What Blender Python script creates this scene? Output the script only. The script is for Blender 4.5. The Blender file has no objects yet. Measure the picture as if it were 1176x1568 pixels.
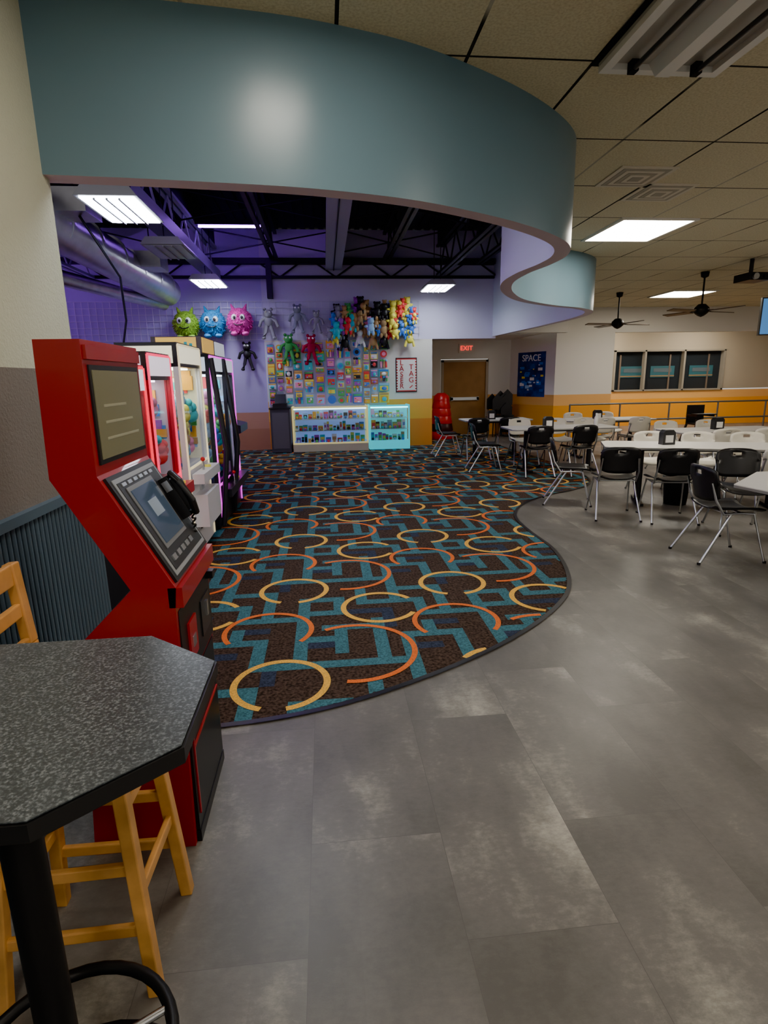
import bpy, math, random
from mathutils import Vector, Matrix
random.seed(7)
sc=bpy.context.scene
# ---------------------------------------------------------------- materials
MATS={}
def mat(name,col,rough=.5,metal=0,emit=None,es=0,noise=None,bump=0,nscale=30,alpha=1,coat=0,spec=.5):
    if name in MATS: return MATS[name]
    m=bpy.data.materials.new(name); m.use_nodes=True; nt=m.node_tree; b=nt.nodes["Principled BSDF"]
    b.inputs["Base Color"].default_value=(*col,1); b.inputs["Roughness"].default_value=rough
    b.inputs["Metallic"].default_value=metal; b.inputs["Alpha"].default_value=alpha
    b.inputs["Coat Weight"].default_value=coat; b.inputs["Specular IOR Level"].default_value=spec
    if emit: b.inputs["Emission Color"].default_value=(*emit,1); b.inputs["Emission Strength"].default_value=es
    if noise or bump:
        tc=nt.nodes.new("ShaderNodeTexCoord"); n=nt.nodes.new("ShaderNodeTexNoise"); n.inputs["Scale"].default_value=nscale; n.inputs["Detail"].default_value=4
        nt.links.new(tc.outputs["Object"],n.inputs["Vector"])
        if noise:
            r=nt.nodes.new("ShaderNodeValToRGB"); r.color_ramp.elements[0].position=.35; r.color_ramp.elements[1].position=.65
            r.color_ramp.elements[0].color=(*[c*(1-noise) for c in col],1); r.color_ramp.elements[1].color=(*[min(1,c*(1+noise)) for c in col],1)
            nt.links.new(n.outputs["Fac"],r.inputs["Fac"]); nt.links.new(r.outputs["Color"],b.inputs["Base Color"])
        if bump:
            bp=nt.nodes.new("ShaderNodeBump"); bp.inputs["Strength"].default_value=bump; bp.inputs["Distance"].default_value=.01
            nt.links.new(n.outputs["Fac"],bp.inputs["Height"]); nt.links.new(bp.outputs["Normal"],b.inputs["Normal"])
    MATS[name]=m; return m
def glassm(name,tint=(1,1,1),g=.12):
    if name in MATS: return MATS[name]
    m=bpy.data.materials.new(name); m.use_nodes=True; nt=m.node_tree; nt.nodes.clear()
    o=nt.nodes.new("ShaderNodeOutputMaterial"); mx=nt.nodes.new("ShaderNodeMixShader"); t=nt.nodes.new("ShaderNodeBsdfTransparent"); gl=nt.nodes.new("ShaderNodeBsdfGlossy")
    t.inputs[0].default_value=(*tint,1); gl.inputs["Roughness"].default_value=.05; mx.inputs[0].default_value=g
    nt.links.new(t.outputs[0],mx.inputs[1]); nt.links.new(gl.outputs[0],mx.inputs[2]); nt.links.new(mx.outputs[0],o.inputs[0])
    MATS[name]=m; return m

def floor_mat():
    m=bpy.data.materials.new("vinyl_plank_floor"); m.use_nodes=True; nt=m.node_tree; b=nt.nodes["Principled BSDF"]; L=nt.links.new
    tc=nt.nodes.new("ShaderNodeTexCoord"); mp=nt.nodes.new("ShaderNodeMapping"); mp.inputs["Rotation"].default_value=(0,0,math.pi/2); mp.inputs["Location"].default_value=(.2,.111,0)
    L(tc.outputs["Object"],mp.inputs["Vector"])
    def brick(w,h,mort,off):
        br=nt.nodes.new("ShaderNodeTexBrick"); br.offset=off; br.inputs["Scale"].default_value=1; br.inputs["Brick Width"].default_value=w; br.inputs["Row Height"].default_value=h
        br.inputs["Mortar Size"].default_value=mort; br.inputs["Color1"].default_value=(.1,.1,.1,1); br.inputs["Color2"].default_value=(.9,.9,.9,1); br.inputs["Mortar"].default_value=(.3,.3,.3,1)
        L(mp.outputs[0],br.inputs["Vector"]); return br
    br=brick(1.1,.463,.0009,.37); br2=brick(.61,.463/3,.0,.41)
    add=nt.nodes.new("ShaderNodeVectorMath"); add.operation='MULTIPLY_ADD'; add.inputs[1].default_value=(37,53,11)
    L(br.outputs["Color"],add.inputs[0]); L(tc.outputs["Object"],add.inputs[2])
    st=nt.nodes.new("ShaderNodeMapping"); st.inputs["Scale"].default_value=(1.5,.9,1); L(add.outputs[0],st.inputs["Vector"])
    n=nt.nodes.new("ShaderNodeTexNoise"); n.inputs["Scale"].default_value=1.8; n.inputs["Detail"].default_value=6; n.inputs["Roughness"].default_value=.58; L(st.outputs[0],n.inputs["Vector"])
    st2=nt.nodes.new("ShaderNodeMapping"); st2.inputs["Scale"].default_value=(.8,1.4,1); L(add.outputs[0],st2.inputs["Vector"])
    n2=nt.nodes.new("ShaderNodeTexNoise"); n2.inputs["Scale"].default_value=38; n2.inputs["Detail"].default_value=6; n2.inputs["Roughness"].default_value=.78; L(st2.outputs[0],n2.inputs["Vector"])
    r=nt.nodes.new("ShaderNodeValToRGB"); e=r.color_ramp.elements
    e[0].position=.34; e[0].color=(.10,.092,.083,1); e[1].position=.80; e[1].color=(.42,.39,.34,1)
    x=e.new(.56); x.color=(.15,.139,.126,1); x=e.new(.66); x.color=(.23,.215,.19,1)
    mix=nt.nodes.new("ShaderNodeMath"); mix.operation='MULTIPLY_ADD'; mix.inputs[1].default_value=.36; L(n2.outputs["Fac"],mix.inputs[0])
    sub=nt.nodes.new("ShaderNodeMath"); sub.operation='ADD'; sub.inputs[1].default_value=-.18; L(n.outputs["Fac"],sub.inputs[0]); L(sub.outputs[0],mix.inputs[2])
    m2=nt.nodes.new("ShaderNodeMath"); m2.operation='MULTIPLY_ADD'; m2.inputs[1].default_value=.09
    sep=nt.nodes.new("ShaderNodeSeparateColor"); L(br.outputs["Color"],sep.inputs[0]); L(sep.outputs[0],m2.inputs[0])
    s3=nt.nodes.new("ShaderNodeMath"); s3.operation='ADD'; s3.inputs[1].default_value=-.065; L(mix.outputs[0],s3.inputs[0]); L(s3.outputs[0],m2.inputs[2])
    m3=nt.nodes.new("ShaderNodeMath"); m3.operation='MULTIPLY_ADD'; m3.inputs[1].default_value=.04
    sep2=nt.nodes.new("ShaderNodeSeparateColor"); L(br2.outputs["Color"],sep2.inputs[0]); L(sep2.outputs[0],m3.inputs[0]); L(m2.outputs[0],m3.inputs[2])
    L(m3.outputs[0],r.inputs["Fac"])
    mm=nt.nodes.new("ShaderNodeMix"); mm.data_type='RGBA'; mm.inputs["B"].default_value=(.09,.083,.076,1); L(br.outputs["Fac"],mm.inputs["Factor"]); L(r.outputs["Color"],mm.inputs["A"])
    L(mm.outputs["Result"],b.inputs["Base Color"])
    rr=nt.nodes.new("ShaderNodeMapRange"); rr.inputs["To Min"].default_value=.28; rr.inputs["To Max"].default_value=.5; L(n2.outputs["Fac"],rr.inputs["Value"]); L(rr.outputs[0],b.inputs["Roughness"])
    bp=nt.nodes.new("ShaderNodeBump"); bp.inputs["Strength"].default_value=.12; bp.inputs["Distance"].default_value=.004; L(n2.outputs["Fac"],bp.inputs["Height"]); L(bp.outputs["Normal"],b.inputs["Normal"])
    return m
def ceil_mat():
    m=bpy.data.materials.new("ceiling_tiles"); m.use_nodes=True; nt=m.node_tree; b=nt.nodes["Principled BSDF"]; L=nt.links.new
    tc=nt.nodes.new("ShaderNodeTexCoord"); sp=nt.nodes.new("ShaderNodeSeparateXYZ"); L(tc.outputs["Object"],sp.inputs[0])
    def line(out,off,per,w):
        a=nt.nodes.new("ShaderNodeMath"); a.operation='ADD'; a.inputs[1].default_value=-off+per*40+w/2; L(out,a.inputs[0])
        mo=nt.nodes.new("ShaderNodeMath"); mo.operation='MODULO'; mo.inputs[1].default_value=per; L(a.outputs[0],mo.inputs[0])
        lt=nt.nodes.new("ShaderNodeMath"); lt.operation='LESS_THAN'; lt.inputs[1].default_value=w; L(mo.outputs[0],lt.inputs[0]); return lt.outputs[0]
    l1=line(sp.outputs[0],.83,.705,.02); l2=line(sp.outputs[1],3.44,1.01,.018)
    n=nt.nodes.new("ShaderNodeTexNoise"); n.inputs["Scale"].default_value=70; n.inputs["Detail"].default_value=5; L(tc.outputs["Object"],n.inputs["Vector"])
    r=nt.nodes.new("ShaderNodeValToRGB"); e=r.color_ramp.elements; e[0].position=.3; e[1].position=.6; e[0].color=(.55,.48,.32,1); e[1].color=(.70,.63,.44,1); L(n.outputs["Fac"],r.inputs[0])
    n3=nt.nodes.new("ShaderNodeTexNoise"); n3.inputs["Scale"].default_value=.9; L(tc.outputs["Object"],n3.inputs["Vector"])
    rx=nt.nodes.new("ShaderNodeValToRGB"); e=rx.color_ramp.elements; e[0].position=.45; e[1].position=.55; e[0].color=(.015,.014,.012,1); e[1].color=(.42,.39,.31,1); L(n3.outputs["Fac"],rx.inputs[0])
    m1=nt.nodes.new("ShaderNodeMix"); m1.data_type='RGBA'; L(l1,m1.inputs["Factor"]); L(r.outputs[0],m1.inputs["A"]); L(rx.outputs[0],m1.inputs["B"])
    m2=nt.nodes.new("ShaderNodeMix"); m2.data_type='RGBA'; m2.inputs["B"].default_value=(.03,.028,.025,1); L(l2,m2.inputs["Factor"]); L(m1.outputs["Result"],m2.inputs["A"])
    L(m2.outputs["Result"],b.inputs["Base Color"]); b.inputs["Roughness"].default_value=.9
    bp=nt.nodes.new("ShaderNodeBump"); bp.inputs["Strength"].default_value=.3; bp.inputs["Distance"].default_value=.005; L(n.outputs["Fac"],bp.inputs["Height"]); L(bp.outputs["Normal"],b.inputs["Normal"])
    return m
def speck_mat():
    m=bpy.data.materials.new("speckled_laminate"); m.use_nodes=True; nt=m.node_tree; b=nt.nodes["Principled BSDF"]; L=nt.links.new
    tc=nt.nodes.new("ShaderNodeTexCoord"); v=nt.nodes.new("ShaderNodeTexNoise"); v.inputs["Scale"].default_value=210; v.inputs["Detail"].default_value=3; L(tc.outputs["Object"],v.inputs["Vector"])
    r=nt.nodes.new("ShaderNodeValToRGB"); e=r.color_ramp.elements; e[0].position=.42; e[0].color=(.055,.064,.072,1); e[1].position=.68; e[1].color=(.22,.245,.26,1)
    x=e.new(.54); x.color=(.095,.108,.12,1); L(v.outputs["Fac"],r.inputs[0]); L(r.outputs[0],b.inputs["Base Color"]); b.inputs["Roughness"].default_value=.34
    return m

# ---------------------------------------------------------------- mesh builder
class MB:
    def __init__(s): s.v=[]; s.f=[]; s.m=[]; s.sm=[]; s.mats=[]; s.T=Matrix()
    def mi(s,m):
        if m not in s.mats: s.mats.append(m)
        return s.mats.index(m)
    def add(s,vs,fs,m,smooth=False):
        o=len(s.v); s.v+=[tuple(s.T@Vector(v)) for v in vs]; k=s.mi(m)
        for f in fs: s.f.append([i+o for i in f]); s.m.append(k); s.sm.append(smooth)
    def box(s,x0,x1,y0,y1,z0,z1,m,M=None):
        vs=[(x0,y0,z0),(x1,y0,z0),(x1,y1,z0),(x0,y1,z0),(x0,y0,z1),(x1,y0,z1),(x1,y1,z1),(x0,y1,z1)]
        if M: vs=[tuple(M@Vector(v)) for v in vs]
        s.add(vs,[(0,3,2,1),(4,5,6,7),(0,1,5,4),(1,2,6,5),(2,3,7,6),(3,0,4,7)],m)
    def bar(s,p,q,w,h,m):
        p=Vector(p);q=Vector(q);d=(q-p);l=d.length;d.normalize()
        up=Vector((0,0,1)) if abs(d.z)<.9 else Vector((1,0,0))
        a=d.cross(up).normalized();b=a.cross(d)
        M=Matrix((a,d,b)).transposed().to_4x4();M.translation=p
        s.box(-w/2,w/2,0,l,-h/2,h/2,m,M)
    def cyl(s,p,q,r,m,n=12,r2=None,cap=True,smooth=True):
        p=Vector(p);q=Vector(q);d=(q-p).normalized();r2=r if r2 is None else r2
        up=Vector((0,0,1)) if abs(d.z)<.9 else Vector((1,0,0));a=d.cross(up).normalized();b=d.cross(a)
        vs=[];
        for c,R in((p,r),(q,r2)):
            for i in range(n):
                t=2*math.pi*i/n; vs.append(tuple(c+a*R*math.cos(t)+b*R*math.sin(t)))
        s.add(vs,[(i,(i+1)%n,n+(i+1)%n,n+i) for i in range(n)],m,smooth)
        if cap: s.add(vs,[tuple(range(n))[::-1],tuple(range(n,2*n))],m)
    def tube(s,pts,r,m,n=8,closed=False):
        pts=[Vector(p) for p in pts];N=len(pts);vs=[]
        for i,p in enumerate(pts):
            a=pts[(i-1)%N] if (closed or i>0) else p; b=pts[(i+1)%N] if (closed or i<N-1) else p
            d=(b-a).normalized(); up=Vector((0,0,1)) if abs(d.z)<.95 else Vector((1,0,0)); u=d.cross(up).normalized(); w=d.cross(u)
            for j in range(n):
                t=2*math.pi*j/n; vs.append(tuple(p+u*r*math.cos(t)+w*r*math.sin(t)))
        fs=[]
        for i in range(N if closed else N-1):
            for j in range(n): fs.append((i*n+j,i*n+(j+1)%n,((i+1)%N)*n+(j+1)%n,((i+1)%N)*n+j))
        s.add(vs,fs,m,True)
    def prism(s,poly,z0,z1,m,axis='z',mtop=None,taper=None):
        n=len(poly)
        def P(a,b,c): return (a,b,c) if axis=='z' else ((a,c,b) if axis=='y' else (c,a,b))
        vs=[P(a,b,z0) for a,b in poly]+[P(a,b,z1) for a,b in poly]
        s.add(vs,[(i,(i+1)%n,n+(i+1)%n,n+i) for i in range(n)]+[tuple(range(n))[::-1]],m)
        s.add(vs,[tuple(range(n,2*n))],mtop or m)
    def sph(s,c,r,m,n=12,k=8,M=None):
        if not hasattr(r,'__len__'): r=(r,r,r)
        vs=[];fs=[]
        for i in range(k+1):
            ph=math.pi*i/k
            for j in range(n):
                t=2*math.pi*j/n; v=Vector((r[0]*math.sin(ph)*math.cos(t),r[1]*math.sin(ph)*math.sin(t),r[2]*math.cos(ph)))
                if M: v=M@v
                vs.append((c[0]+v[0],c[1]+v[1],c[2]+v[2]))
        for i in range(k):
            for j in range(n): fs.append((i*n+j,(i+1)*n+j,(i+1)*n+(j+1)%n,i*n+(j+1)%n))
        s.add(vs,fs,m,True)
    def lathe(s,prof,c,m,n=20):
        vs=[];fs=[]
        for r,z in prof:
            for j in range(n): t=2*math.pi*j/n; vs.append((c[0]+r*math.cos(t),c[1]+r*math.sin(t),c[2]+z))
        for i in range(len(prof)-1):
            for j in range(n): fs.append((i*n+j,i*n+(j+1)%n,(i+1)*n+(j+1)%n,(i+1)*n+j))
        s.add(vs,fs,m,True)
    def surf(s,fn,nu,nv,th,m,skip=()):
        A=[[Vector(fn(i/nu,j/nv)) for j in range(nv+1)] for i in range(nu+1)]
        Nn=[[None]*(nv+1) for _ in range(nu+1)]
        for i in range(nu+1):
            for j in range(nv+1):
                du=A[min(i+1,nu)][j]-A[max(i-1,0)][j]; dv=A[i][min(j+1,nv)]-A[i][max(j-1,0)]
                Nn[i][j]=du.cross(dv).normalized()
        W=nv+1;K=(nu+1)*W
        vs=[tuple(A[i][j]+Nn[i][j]*th/2) for i in range(nu+1) for j in range(W)]+[tuple(A[i][j]-Nn[i][j]*th/2) for i in range(nu+1) for j in range(W)]
        fs=[];cells=set((i,j) for i in range(nu) for j in range(nv) if (i,j) not in skip)
        for i,j in cells:
            a=i*W+j;b=a+W;c=b+1;d=a+1
            fs.append((a,b,c,d));fs.append((K+a,K+d,K+c,K+b))
            for (ni,nj,p,q) in((i-1,j,a,d),(i+1,j,c,b),(i,j-1,b,a),(i,j+1,d,c)):
                if (ni,nj) not in cells: fs.append((p,q,K+q,K+p))
        s.add(vs,fs,m,True)
    def text(s,txt,size,M,m,ext=.003):
        cu=bpy.data.curves.new("t",'FONT'); cu.body=txt; cu.size=size; cu.extrude=ext; cu.align_x='CENTER'; cu.align_y='CENTER'
        o=bpy.data.objects.new("t",cu); sc.collection.objects.link(o); dg=bpy.context.evaluated_depsgraph_get(); me=bpy.data.meshes.new_from_object(o.evaluated_get(dg))
        s.add([tuple(M@v.co) for v in me.vertices],[tuple(p.vertices) for p in me.polygons],m)
        bpy.data.objects.remove(o); bpy.data.curves.remove(cu); bpy.data.meshes.remove(me)
    def done(s,name,bevel=0):
        me=bpy.data.meshes.new(name); me.from_pydata(s.v,[],s.f)
        for m in s.mats: me.materials.append(m)
        me.polygons.foreach_set("material_index",s.m); me.polygons.foreach_set("use_smooth",s.sm); me.update()
        o=bpy.data.objects.new(name,me); sc.collection.objects.link(o)
        if bevel:
            b=o.modifiers.new("bevel",'BEVEL'); b.width=bevel; b.segments=2; b.limit_method='ANGLE'; b.angle_limit=math.radians(50)
        return o
def catmull(P,k=8):
    out=[]
    for i in range(len(P)-1):
        p0=P[max(i-1,0)];p1=P[i];p2=P[i+1];p3=P[min(i+2,len(P)-1)]
        for j in range(k):
            t=j/k; out.append(tuple(.5*((2*p1[a])+(-p0[a]+p2[a])*t+(2*p0[a]-5*p1[a]+4*p2[a]-p3[a])*t*t+(-p0[a]+3*p1[a]-3*p2[a]+p3[a])*t**3) for a in range(2)))
    out.append(P[-1]); return out
def offset(P,d):
    o=[]
    for i,p in enumerate(P):
        a=P[max(i-1,0)];b=P[min(i+1,len(P)-1)];dx,dy=b[0]-a[0],b[1]-a[1];l=math.hypot(dx,dy); o.append((p[0]-dy/l*d,p[1]+dx/l*d))
    return o
def inside(x,y,P):
    c=False;n=len(P);j=n-1
    for i in range(n):
        if (P[i][1]>y)!=(P[j][1]>y) and x<(P[j][0]-P[i][0])*(y-P[i][1])/(P[j][1]-P[i][1])+P[i][0]: c=not c
        j=i
    return c
def Tz(x,y,z=0,a=0): return Matrix.Translation((x,y,z))@Matrix.Rotation(a,4,'Z')

black=mat("black_plastic",(.016,.016,.019),.35); blackm=mat("black_powder_metal",(.012,.012,.014),.45,.3)
chrome=mat("brushed_steel",(.6,.61,.63),.28,1); white=mat("white_laminate",(.82,.80,.76),.3); cream=mat("cream_plastic",(.80,.76,.65),.4)
red=mat("glossy_red_paint",(.36,.012,.02),.32,coat=.25)
CZ=3.27
# ---------------------------------------------------------------- shell
b=MB(); b.box(-8,15,-4,18.2,-.1,0,floor_mat()); b.done("floor")
sofP=catmull([(-1.27,3.09),(-.89,3.12),(-.53,3.16),(-.15,3.21),(.15,3.28),(.48,3.39),(.81,3.56),(1.21,3.82),(1.56,4.12),(1.80,4.42),(1.92,4.75),(1.93,5.1),(1.88,5.55),(1.92,6.1),(2.14,6.75),(2.54,7.42),(3.12,7.95),(3.68,8.3),(4.05,8.75),(4.22,9.5),(4.22,10.8),(4.14,12.4),(4.08,13.8)],8)
def ribbon(name,C,t,z0,z1,mo,mi_,mb):
    A=offset(C,-t);B=offset(C,t);n=len(C);b=MB()
    vs=[(x,y,z0) for x,y in A]+[(x,y,z1) for x,y in A]+[(x,y,z0) for x,y in B]+[(x,y,z1) for x,y in B]
    b.add(vs,[(i,i+1,n+i+1,n+i) for i in range(n-1)],mo,True); b.add(vs,[(2*n+i+1,2*n+i,3*n+i,3*n+i+1) for i in range(n-1)],mi_,True)
    b.add(vs,[(i+1,i,2*n+i,2*n+i+1) for i in range(n-1)]+[(0,n,3*n,2*n),(n-1,2*n-1+0,4*n-1,3*n-1)],mb); return b.done(name)
blue=mat("blue_gray_paint",(.14,.23,.285),.30,bump=.06,nscale=4)
ribbon("trim_curved_soffit",sofP,.06,2.54,4.9,blue,mat("lavender_paint",(.68,.72,.86),.6),mat("mauve_edge_paint",(.58,.50,.54),.6))
b=MB(); cm=ceil_mat(); pts=[(x,y,CZ) for x,y in sofP]+[(4.08,18.2,CZ),(15,18.2,CZ),(15,-4,CZ),(-1.42,-4,CZ),(-1.42,3.1,CZ)]
b.add(pts,[tuple(range(len(pts)))],cm); b.done("ceiling")
navy=mat("navy_roof_deck",(.012,.014,.04),.7)
b=MB()
b.box(-8,4.3,2.9,14.0,4.9,5.0,navy)
for i in range(60): b.box(-8+i*.2,-7.9+i*.2,2.9,14,4.86,4.899,navy)
b.done("ceiling_roof_deck")
cr=mat("cream_textured_wall",(.60,.60,.46),.85,bump=.5,nscale=90)
tp=mat("taupe_textured_wall",(.20,.17,.145),.85,bump=.5,nscale=90)
b=MB(); b.box(-1.42,-1.25,-4,3.1,1.67,CZ,cr); b.box(-1.42,-1.25,-4,3.1,0,1.67,tp); b.done("wall_left")
wb=mat("blue_wainscot_paint",(.085,.13,.17),.4)
b=MB(); b.box(-1.25,-1.235,-4,3.1,0,1.08,wb); b.box(-1.25,-1.215,-4,3.12,1.06,1.1,wb)
for i in range(140):
    y=-2+i*.0365
    if y<3.08: b.cyl((-1.236,y,.12),(-1.236,y,1.06),.012,wb,6)
b.box(-1.25,-1.22,-4,3.11,0,.12,wb); b.done("trim_wainscot")
# back walls
lav=mat("violet_lit_wall",(.50,.44,.76),.7); wht=mat("white_wall_paint",(.76,.73,.66),.7); org=mat("orange_band_paint",(.80,.27,.04),.55); yel=mat("yellow_band_paint",(.88,.46,.06),.55); sal=mat("violet_lit_salmon_band",(.55,.26,.19),.6); whl=mat("pale_lavender_wall",(.64,.61,.79),.7)  # lav: part of the arcade's violet light is put into the wall colour
gold=mat("golden_band_paint",(.88,.37,.012),.5); pea=mat("peach_band_paint",(.84,.44,.13),.55)
b=MB()
b.box(-8,-1.34,13.8,14,0,.5,mat("violet_lit_terracotta_band",(.46,.20,.13),.6)); b.box(-8,-1.34,13.8,14,.5,.88,sal); b.box(-8,-1.34,13.8,14,.88,2.5,lav)  # terracotta and salmon bands have the purple light painted into their colour
b.box(-1.34,2.57,13.8,14,0,.65,org); b.box(-1.34,2.57,13.8,14,.65,1.12,yel); b.box(-1.34,2.57,13.8,14,1.12,2.5,wht)
b.box(-8,-1.34,13.8,14,2.5,4.86,lav); b.box(-1.34,4.1,13.8,14,2.5,4.86,whl); b.done("wall_back")
def banded(b,x0,x1,y0,y1,top):
    b.box(x0,x1,y0,y1,0,.84,gold); b.box(x0,x1,y0,y1,.84,1.12,pea); b.box(x0,x1,y0,y1,1.12,top,wht)
b=MB(); banded(b,2.47,2.57,14.001,16,2.6); banded(b,2.47,3.22,16,16.1,CZ); banded(b,4.58,5.3,16,16.1,CZ); b.box(3.22,4.58,16,16.1,2.1,CZ,wht); b.box(2.571,5.3,14.0,16,2.6,2.65,wht); b.box(4.14,5.9,13.8,14.0,2.62,CZ,wht)
b.done("wall_alcove")
b=MB()
a=(5.2,16.0);c=(5.9,14.52)
for z0,z1,m in((0,.84,gold),(.84,1.12,pea),(1.12,CZ,wht)): b.prism([a,c,(c[0]+.1,c[1]),(a[0]+.1,a[1])],z0,z1,m)
banded(b,5.9,7.45,14.5,14.7,CZ); b.box(7.451,15,14.5,14.7,2.66,CZ,wht); banded(b,7.35,7.45,14.701,17.5,CZ); b.done("wall_dining_divider")
tan=mat("tan_wall_paint",(.42,.36,.27),.7)
b=MB()
for x0,x1,z0,z1 in((7.4,9.0,1.12,CZ),(12.7,15,1.12,CZ),(9.0,12.7,2.34,CZ)): b.box(x0,x1,17.5,17.7,z0,z1,tan)
b.box(7.4,15,17.5,17.7,0,.84,gold); b.box(7.4,15,17.5,17.7,.84,1.08,pea); b.done("wall_window_side")
b=MB(); banded(b,15,15.1,-4,18,CZ); b.done("wall_right")
b=MB(); b.box(-8.1,-8,2.9,14,0,4.86,lav); b.done("wall_arcade_left")
# window
wf=mat("window_frame_bronze",(.30,.27,.22),.45)
b=MB()
b.box(9.001,12.699,17.62,17.66,1.085,2.335,mat("dark_window_glass",(.022,.028,.035),.12,spec=.4))
for x in(9.001,10.0,11.3,12.64): b.box(x,x+.06,17.46,17.62,1.085,2.335,wf)
b.box(9.001,12.699,17.46,17.62,1.082,1.13,wf); b.box(9.001,12.699,17.46,17.62,2.29,2.338,wf)
for x in(9.3,10.3,11.6): b.box(x,x+.8,17.6,17.615,1.5,1.85,mat("reflected_teal_train",(.03,.12,.15),.4)); b.box(x+.1,x+.7,17.592,17.6,1.66,1.78,mat("reflected_train_window",(.10,.13,.15),.3)); b.box(x,x+.8,17.592,17.6,1.53,1.56,mat("reflected_train_stripe",(.35,.2,.08),.4))  # train reflection in the glass, put in as coloured panels
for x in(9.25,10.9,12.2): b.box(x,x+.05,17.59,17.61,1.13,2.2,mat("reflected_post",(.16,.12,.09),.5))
b.done("window_1")
# door
brn=mat("brown_door_paint",(.36,.19,.06),.45,noise=.08,nscale=3)
b=MB(); b.box(3.3,4.5,16.0,16.04,.01,2.02,brn); b.box(3.24,3.3,15.97,16.09,.0,2.08,tan); b.box(4.5,4.56,15.97,16.09,.0,2.08,tan); b.box(3.24,4.56,15.97,16.09,2.02,2.08,tan)
b.box(3.5,4.3,15.93,15.97,.98,1.06,chrome); b.box(3.5,3.56,15.93,16.0,.97,1.07,chrome); b.box(4.24,4.3,15.93,16.0,.97,1.07,chrome); b.done("door_1")
b=MB(); b.box(3.72,4.12,15.92,15.999,2.26,2.5,mat("exit_white",(.8,.78,.7),.5)); b.text("EXIT",.17,Matrix.Translation((3.92,15.915,2.38))@Matrix.Rotation(math.pi/2,4,'X'),mat("exit_red",(.8,.02,.02),.4,emit=(1,.03,.02),es=3)); b.done("exit_sign")
# ---------------------------------------------------------------- carpet
cp=catmull([(-1.45,2.42),(-.9,2.44),(-.58,2.47),(-.37,2.49),(-.12,2.54),(.148,2.63),(.443,2.77),(.69,2.907),(1.0,3.11),(1.33,3.382),(1.611,3.681),(1.814,3.983),(1.98,4.43),(2.09,5.0),(2.09,5.6),(2.13,6.15),(2.268,6.57),(2.565,7.03),(3.01,7.41),(3.52,7.72),(3.98,8.2),(4.22,9.2),(4.22,10.8),(4.12,12.4),(4.08,13.8)],6)
poly=cp+[(4.08,15.9),(2.6,15.9),(2.6,13.75),(-7.9,13.75),(-7.9,3.2),(-1.45,3.2)]
cb=mat("carpet_brown",(.052,.034,.026),.95,noise=.6,nscale=60,bump=.4,spec=.15); ct=mat("carpet_teal",(.048,.140,.170),.95,noise=.35,nscale=90,bump=.4,spec=.15)
cd=mat("carpet_plum",(.032,.04,.065),.95,noise=.4,nscale=90,spec=.15); cy=mat("carpet_yellow",(.74,.40,.07),.95,noise=.2,nscale=120,spec=.15); co=mat("carpet_orange",(.68,.15,.03),.95,noise=.2,nscale=120,spec=.15)
b=MB(); b.add([(x,y,.003) for x,y in poly],[tuple(range(len(poly)))],cb)
PX,PY=1.25,1.4
NX,NY=15,17
G=[[0]*NY for _ in range(NX)]
def seg(x0,y0,x1,y1,v=1):
    for x in range(min(x0,x1),max(x0,x1)+1):
        for y in range(min(y0,y1),max(y0,y1)+1): G[x%NX][y%NY]=v
for s_ in ((1,11,4,11,2),(4,8,4,11,2),(13,5,14,5,2),(10,0,10,1,2),(8,8,9,8,2),(6,4,7,4,2)): seg(*s_)
for s_ in ((0,2,5,2),(5,2,5,6),(5,6,9,6),(9,2,9,6),(9,2,15,2),(0,11,0,14),(-3,14,0,14),(2,13,7,13),(2,13,2,16),(7,10,7,13),(7,10,12,10),(12,2,12,14),(3,2,3,9),(-1,8,3,8),(5,13,5,19),(9,10,9,16),(7,6,7,8),(12,6,14,6),(5,16,9,16),(-3,11,0,11),(0,4,0,8)): seg(*s_)
ux=PX/NX; uy=PY/NY
for I in range(int(-8/ux),int(4.5/ux)):
    J=int(2.3/uy)
    while J*uy<16:
        v=G[I%NX][J%NY]
        if v:
            q=[(I*ux,J*uy),((I+1)*ux,J*uy),((I+1)*ux,(J+1)*uy),(I*ux,(J+1)*uy)]
            k=[inside(x,y,poly) for x,y in q]
            if all(k): b.add([(x,y,.0045) for x,y in q],[(0,1,2,3)],ct if v==1 else cd)
            elif any(k):
                for a_ in range(4):
                    for b_ in range(4):
                        x0=I*ux+a_*ux/4;y0=J*uy+b_*uy/4;q=[(x0,y0),(x0+ux/4,y0),(x0+ux/4,y0+uy/4),(x0,y0+uy/4)]
                        if all(inside(x,y,poly) for x,y in q): b.add([(x,y,.0045) for x,y in q],[(0,1,2,3)],ct if v==1 else cd)
        J+=1
def arc(cx,cy_,R,w,a0,a1,m,z,ox,oy):
    n=int((a1-a0)/6)
    for i in range(n):
        t0=math.radians(a0+(a1-a0)*i/n);t1=math.radians(a0+(a1-a0)*(i+1)/n)
        q=[(ox+cx+r*math.cos(t),oy+cy_+r*math.sin(t),z) for r,t in((R-w/2,t0),(R+w/2,t0),(R+w/2,t1),(R-w/2,t1))]
        if all(inside(u[0],u[1],poly) for u in q): b.add(q,[(0,1,2,3)],m)
for i in range(-7,5):
    for j in range(-1,10):
        ox=-.93+i*PX+1.25; oy=2.2+j*PY
        arc(-.3+.93,.62,.25,.038,-80,250,cy,.0060,ox-.0,oy)
        arc(.33+.93-1.25,.21,.26,.038,30,330,cy,.0063,ox,oy)
        arc(.5,1.3,.28,.034,-40,215,co,.0066,ox,oy)
        arc(1.05,.95,.36,.034,-100,120,co,.0069,ox,oy)
b.done("carpet")
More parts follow.
